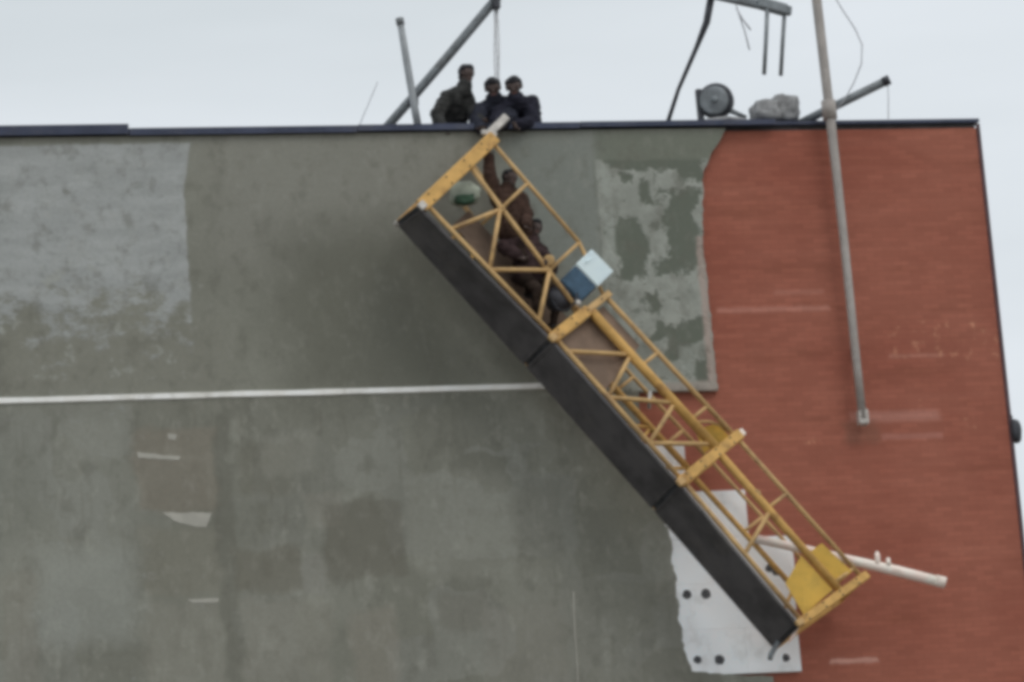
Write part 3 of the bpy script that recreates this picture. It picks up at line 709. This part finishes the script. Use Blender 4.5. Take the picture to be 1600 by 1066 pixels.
# ---------------------------------------------------------------- people
def capsule(bm, p0, r0, p1, r1, seg=14, rings=5):
    p0, p1 = V(p0), V(p1); d = p1 - p0; L = d.length
    if L < 1e-5: d = V((0, 0, 1)); p1 = p0 + d * 1e-3
    d.normalize(); a, b = frame_of(d, (0.1, 0.2, 0.97))
    prof = []
    for k in range(1, rings + 1):
        t = -math.pi / 2 + math.pi / 2 * k / rings; prof.append((p0, r0 * math.sin(t), r0 * math.cos(t)))
    for k in range(0, rings):
        t = math.pi / 2 * k / rings; prof.append((p1, r1 * math.sin(t), r1 * math.cos(t)))
    rr = [[bm.verts.new(c + d * h + (a * math.cos(t) + b * math.sin(t)) * q) for t in (2 * math.pi * k / seg for k in range(seg))] for c, h, q in prof]
    s, e = bm.verts.new(p0 - d * r0), bm.verts.new(p1 + d * r1)
    for k in range(seg):
        bm.faces.new((s, rr[0][(k + 1) % seg], rr[0][k])); bm.faces.new((e, rr[-1][k], rr[-1][(k + 1) % seg]))
    for q, w in zip(rr, rr[1:]):
        for k in range(seg): bm.faces.new((q[k], q[(k + 1) % seg], w[(k + 1) % seg], w[k]))

def ik(a, b, l1, l2, hint):
    a, b = V(a), V(b); d = b - a; L = d.length; mx = (l1 + l2) * 0.985
    if L > mx: b = a + d * (mx / L); d = b - a; L = mx
    if L < 0.12: d = d.normalized() * 0.12 if L > 1e-4 else V((0, 0, -0.12)); b = a + d; L = 0.12
    u = d.normalized(); h = V(hint); h = h - u * h.dot(u)
    h = h.normalized() if h.length > 1e-4 else frame_of(u)[0]
    x = (l1 * l1 - l2 * l2 + L * L) / (2 * L); y = math.sqrt(max(0, l1 * l1 - x * x))
    return a + u * x + h * y, b

def person(label, pelvis, neck, facing, head, face, hands, feet, mats, group, scale=1.0, elbow=None, knee=None, bulk=0.0, slope=0.05):
    """one continuous figure: joints in metres, grown as one fused surface"""
    Pv, Nk, F = V(pelvis), V(neck), V(facing).normalized()
    up = (Nk - Pv).normalized(); S = F.cross(up).normalized()      # S points to the figure's right
    F2 = up.cross(S).normalized()
    caps = []
    def cp(p0, r0, p1, r1, lab):
        b_ = bulk if lab == 'jacket' else 0.0
        caps.append((V(p0), r0 + b_, V(p1), r1 + b_ * 0.8, lab))
    H = V(head); fd = V(face).normalized(); hu = (H - Nk).normalized(); hu = (hu - fd * hu.dot(fd)).normalized(); hs = fd.cross(hu).normalized()
    hip = {s: Pv + S * (0.09 * s) for s in (1, -1)}; sh = {s: Nk - up * slope + S * (0.17 * s) for s in (1, -1)}
    # torso
    for s in (1, -1):
        cp(hip[s] + up * 0.02, 0.125, Pv + up * 0.16 + S * 0.055 * s, 0.125, 'trouser' if False else 'jacket')
        cp(Pv + up * 0.16 + S * 0.055 * s, 0.125, Nk - up * 0.16 + S * 0.085 * s, 0.125, 'jacket')
        cp(Nk - up * 0.15 + S * 0.09 * s, 0.115, sh[s] - up * 0.01, 0.078, 'jacket')
        cp(Nk + up * 0.0, 0.065, sh[s], 0.075, 'jacket')
    cp(Nk - up * 0.04, 0.085, Nk + (H - Nk) * 0.25, 0.075, 'jacket')           # collar
    cp(Nk, 0.056, H - hu * 0.05, 0.056, 'skin')
    # head: skull, face, jaw, nose, brow, ears, lips, hair
    cp(H - fd * 0.015 + hu * 0.02, 0.088, H + fd * 0.02 + hu * 0.012, 0.08, 'skin')
    cp(H + fd * 0.035 + hu * 0.0, 0.062, H + fd * 0.045 - hu * 0.07, 0.043, 'skin')
    cp(H + fd * 0.092 + hu * 0.012, 0.010, H + fd * 0.108 - hu * 0.022, 0.015, 'skin')
    cp(H + fd * 0.082 + hu * 0.03 - hs * 0.035, 0.012, H + fd * 0.082 + hu * 0.03 + hs * 0.035, 0.012, 'skin')
    cp(H + fd * 0.084 - hu * 0.058 - hs * 0.018, 0.008, H + fd * 0.084 - hu * 0.058 + hs * 0.018, 0.008, 'lip')
    for s in (1, -1):
        cp(H + hs * 0.088 * s + hu * 0.015, 0.013, H + hs * 0.085 * s - hu * 0.025, 0.011, 'skin')
    cp(H - fd * 0.03 + hu * 0.045, 0.088, H + fd * 0.025 + hu * 0.062, 0.066, 'hair')
    cp(H - fd * 0.045 + hu * 0.02, 0.082, H - fd * 0.055 - hu * 0.04, 0.055, 'hair')
    for s in (1, -1): cp(H - fd * 0.01 + hs * 0.05 * s + hu * 0.05, 0.052, H - fd * 0.03 + hs * 0.06 * s + hu * 0.0, 0.04, 'hair')
    ends = []
    for s, tgt in zip((1, -1), hands):
        eh = (elbow or (S * s * 0.8 - up * 0.5)) if not isinstance(elbow, tuple) else V(elbow[0 if s == 1 else 1])
        e, w = ik(sh[s], tgt, 0.29, 0.26, eh)
        cp(sh[s], 0.078, e, 0.06, 'jacket'); cp(e, 0.06, lerp(e, w, 0.94), 0.045, 'jacket')
        d = (w - e).normalized(); side = d.cross(F if abs(d.dot(F)) < 0.9 else up).normalized(); nr = side.cross(d).normalized()
        cp(lerp(e, w, 0.85), 0.028, w, 0.027, 'skin')
        for q in (-1.2, -0.4, 0.4, 1.2): cp(w + side * 0.006 * q, 0.018, w + d * 0.085 + side * 0.021 * q, 0.014, 'skin')
        for q, L in ((-1.5, 0.062), (-0.5, 0.078), (0.5, 0.082), (1.5, 0.07)):
            k0 = w + d * 0.088 + side * 0.0205 * q
            k1 = k0 + (d * 0.88 + nr * 0.45 + side * 0.06 * q).normalized() * L * 0.55; k2 = k1 + (d * 0.35 + nr * 0.93).normalized() * L * 0.5
            cp(k0, 0.0105, k1, 0.0098, 'skin'); cp(k1, 0.0098, k2, 0.0088, 'skin')
        t0 = w + d * 0.028 + side * 0.028 * s; t1 = t0 + (d * 0.55 + side * 0.7 * s + nr * 0.3).normalized() * 0.045
        cp(t0, 0.014, t1, 0.012, 'skin'); cp(t1, 0.012, t1 + (d * 0.8 + nr * 0.5).normalized() * 0.034, 0.0098, 'skin')
    for s, tgt in zip((1, -1), feet):
        k, an = ik(hip[s], tgt, 0.43, 0.41, V(knee) if knee else F2 + S * s * 0.35)
        cp(hip[s], 0.105, k, 0.072, 'trouser'); cp(k, 0.07, an, 0.05, 'trouser')
        sd_ = (an - k).normalized(); fw = F - sd_ * F.dot(sd_)
        fw = fw.normalized() if fw.length > 0.2 else up
        if (an - k).dot(F) < -0.2: fw = (fw * 0.4 + sd_ * 0.9).normalized()
        cp(an + sd_ * 0.03 - fw * 0.05, 0.045, an + sd_ * 0.045 + fw * 0.10, 0.042, 'shoe'); cp(an + sd_ * 0.045 + fw * 0.10, 0.042, an + sd_ * 0.05 + fw * 0.155, 0.032, 'shoe')
    if scale != 1.0:
        caps = [(H + (a - H) * scale, r * scale, H + (b - H) * scale, q * scale, l) for a, r, b, q, l in caps]
    bm = N()
    for a, r, b, q, l in caps: capsule(bm, a, r, b, q)
    me = bpy.data.meshes.new("person"); bm.to_mesh(me); bm.free()
    o = bpy.data.objects.new("person", me); col.objects.link(o)
    md = o.modifiers.new("r", 'REMESH'); md.mode = 'VOXEL'; md.voxel_size = 0.0085
    sm = o.modifiers.new("s", 'SMOOTH'); sm.factor = 0.5; sm.iterations = 3
    dg = bpy.context.evaluated_depsgraph_get(); ev = o.evaluated_get(dg)
    me2 = bpy.data.meshes.new_from_object(ev); o.modifiers.clear(); o.data = me2; bpy.data.meshes.remove(me)
    # cloth folds and materials, by the nearest limb
    nv = len(me2.vertices); co = np.empty(nv * 3); me2.vertices.foreach_get("co", co); co = co.reshape(-1, 3)
    def nearest(pts):
        best = np.full(len(pts), 9.0); idx = np.zeros(len(pts), int)
        for i_, (a, r, b, q, l) in enumerate(caps):
            a_ = np.array(a); ab = np.array(b) - a_; t = np.clip(((pts - a_) @ ab) / max(ab @ ab, 1e-9), 0, 1)
            d_ = np.linalg.norm(pts - a_ - t[:, None] * ab, axis=1) - (r + (q - r) * t)
            m_ = d_ < best; best[m_] = d_[m_]; idx[m_] = i_
        return idx
    labs = ['skin', 'jacket', 'trouser', 'hair', 'shoe', 'lip']
    cl = np.array([labs.index(c[4]) for c in caps])
    vi = cl[nearest(co)]
    no = np.empty(nv * 3); me2.vertex_normals.foreach_get("vector", no); no = no.reshape(-1, 3)
    amp = np.array([0.0, 0.018, 0.014, 0.006, 0, 0])[vi]
    fold = np.array([mnoise.noise(V(p) * 9.0) + 0.6 * mnoise.noise(V((p[0] * 6, p[1] * 6, p[2] * 26))) if a_ > 0.005 else 0.0 for p, a_ in zip(co, amp)])
    co = co + no * (amp * fold)[:, None]
    me2.vertices.foreach_set("co", co.ravel())
    npol = len(me2.polygons); pc = np.empty(npol * 3); me2.polygons.foreach_get("center", pc)
    pi = cl[nearest(pc.reshape(-1, 3))]
    me2.materials.clear()
    for m_ in (SKIN, mats[0], mats[1], HAIR, SHOE, LIP): me2.materials.append(m_)
    me2.polygons.foreach_set("material_index", pi.astype(np.int32)); me2.polygons.foreach_set("use_smooth", [True] * npol)
    me2.update()
    tag(o, label, "person", group)
    for s in (1, -1):
        c_ = H + fd * 0.082 + hs * 0.033 * s + hu * 0.008
        if scale != 1.0: c_ = H + (c_ - H) * scale
        link("eye", add_lump(N(), c_, 0.012, 0.012, 0.012, 1, 0.0, 2, None, 0), EYEM, o, True)
    return o

J_OLIVE = cloth("dark grey olive jacket cloth", (0.045, 0.045, 0.043))
J_NAVY = cloth("dark navy jacket cloth", (0.032, 0.034, 0.046))
J_NAVY2 = cloth("near black navy jacket cloth", (0.026, 0.026, 0.037))
J_MAROON = cloth("dark maroon brown jacket cloth", (0.066, 0.040, 0.031))
J_PURP = cloth("dark purple jacket cloth", (0.054, 0.035, 0.035))
T_DARK = cloth("charcoal trouser cloth", (0.030, 0.030, 0.032))
T_BROWN = cloth("dark brown trouser cloth", (0.040, 0.028, 0.022))

def off(p, d): return V(p) + V(d)
# on the roof, leaning over the edge
h1 = V((-7.054, 0.200, 17.874))
n1 = h1 + V((-0.04, 0.03, -0.19))
p1_ = n1 + V((-0.17, 0.24, -0.40)); p1_.z = ROOF + 0.25
person("person in dark grey jacket crouching at left of the three on the roof", p1_, n1, (0.45, -0.9, -0.1), h1, (0.6, -0.75, -0.2),
       [V((-7.427, 0.040, 17.127)), V((-6.933, -0.450, 16.877))], [p1_ + V((-0.16, 0.05, -0.12)), p1_ + V((0.10, 0.12, -0.12))], (J_OLIVE, T_DARK), "workers on the roof edge",
       1.10, (V((-0.9, 0.2, 0.1)), V((0.2, 0.3, -0.8))), None, 0.024, 0.17)
h2 = V((-6.728, 0.120, 17.646))
n2 = h2 + V((0.03, 0.07, -0.17))
p2_ = n2 + V((0.05, 0.36, -0.20)); p2_.z = ROOF + 0.25
person("person in dark jacket kneeling in the middle of the three on the roof", p2_, n2, (-0.05, -1, -0.1), h2, (-0.2, -0.85, -0.4),
       [V((-7.001, -0.300, 16.961)), V((-6.844, -0.450, 16.911))], [p2_ + V((-0.12, 0.16, -0.12)), p2_ + V((0.12, 0.16, -0.12))], (J_NAVY, T_DARK), "workers on the roof edge",
       1.16, None, None, 0.045, 0.09)
h3 = V((-6.469, -0.020, 17.616))
n3 = h3 + V((0.03, 0.06, -0.17))
p3_ = n3 + V((0.05, 0.36, -0.2)); p3_.z = ROOF + 0.25
person("person in black navy jacket kneeling at right of the three, bending over the roof edge", p3_, n3, (-0.05, -1, -0.1), h3, (-0.3, -0.85, -0.4),
       [V((-6.789, -0.450, 16.946)), V((-6.474, -0.160, 17.123))], [p3_ + V((-0.12, 0.16, -0.12)), p3_ + V((0.12, 0.16, -0.12))], (J_NAVY2, T_DARK), "workers on the roof edge",
       1.18, None, None, 0.035, 0.10)
# in the platform
h4 = V((-6.749, -0.600, 16.168))
n4 = V((-6.798, -0.600, 15.975))
p4_ = V((-6.742, -0.660, 15.424))
person("person in dark maroon jacket inside the platform reaching up to its top frame", p4_, n4, (0.35, -0.9, 0), h4, (0.55, -0.8, -0.1),
       [V((-7.030, -0.700, 16.457)), V((-6.652, -0.900, 15.440))], [V((-6.617, -0.600, 14.674)), V((-6.514, -0.620, 14.511))], (J_MAROON, T_BROWN), "workers in the platform", 1.04, None, None, 0.034, 0.08)
h5 = V((-6.472, -0.620, 15.474))
n5 = V((-6.534, -0.600, 15.289))
p5_ = V((-6.622, -0.680, 14.809))
person("person in dark purple jacket lower in the platform, above the blue hoist", p5_, n5, (0.5, -0.85, 0), h5, (0.3, -0.9, -0.1),
       [V((-6.780, -0.950, 15.031)), V((-6.438, -0.900, 14.917))], [V((-6.615, -0.900, 14.180)), V((-6.391, -0.800, 14.167))], (J_PURP, T_BROWN), "workers in the platform", 1.04, None, None, 0.034, 0.08)
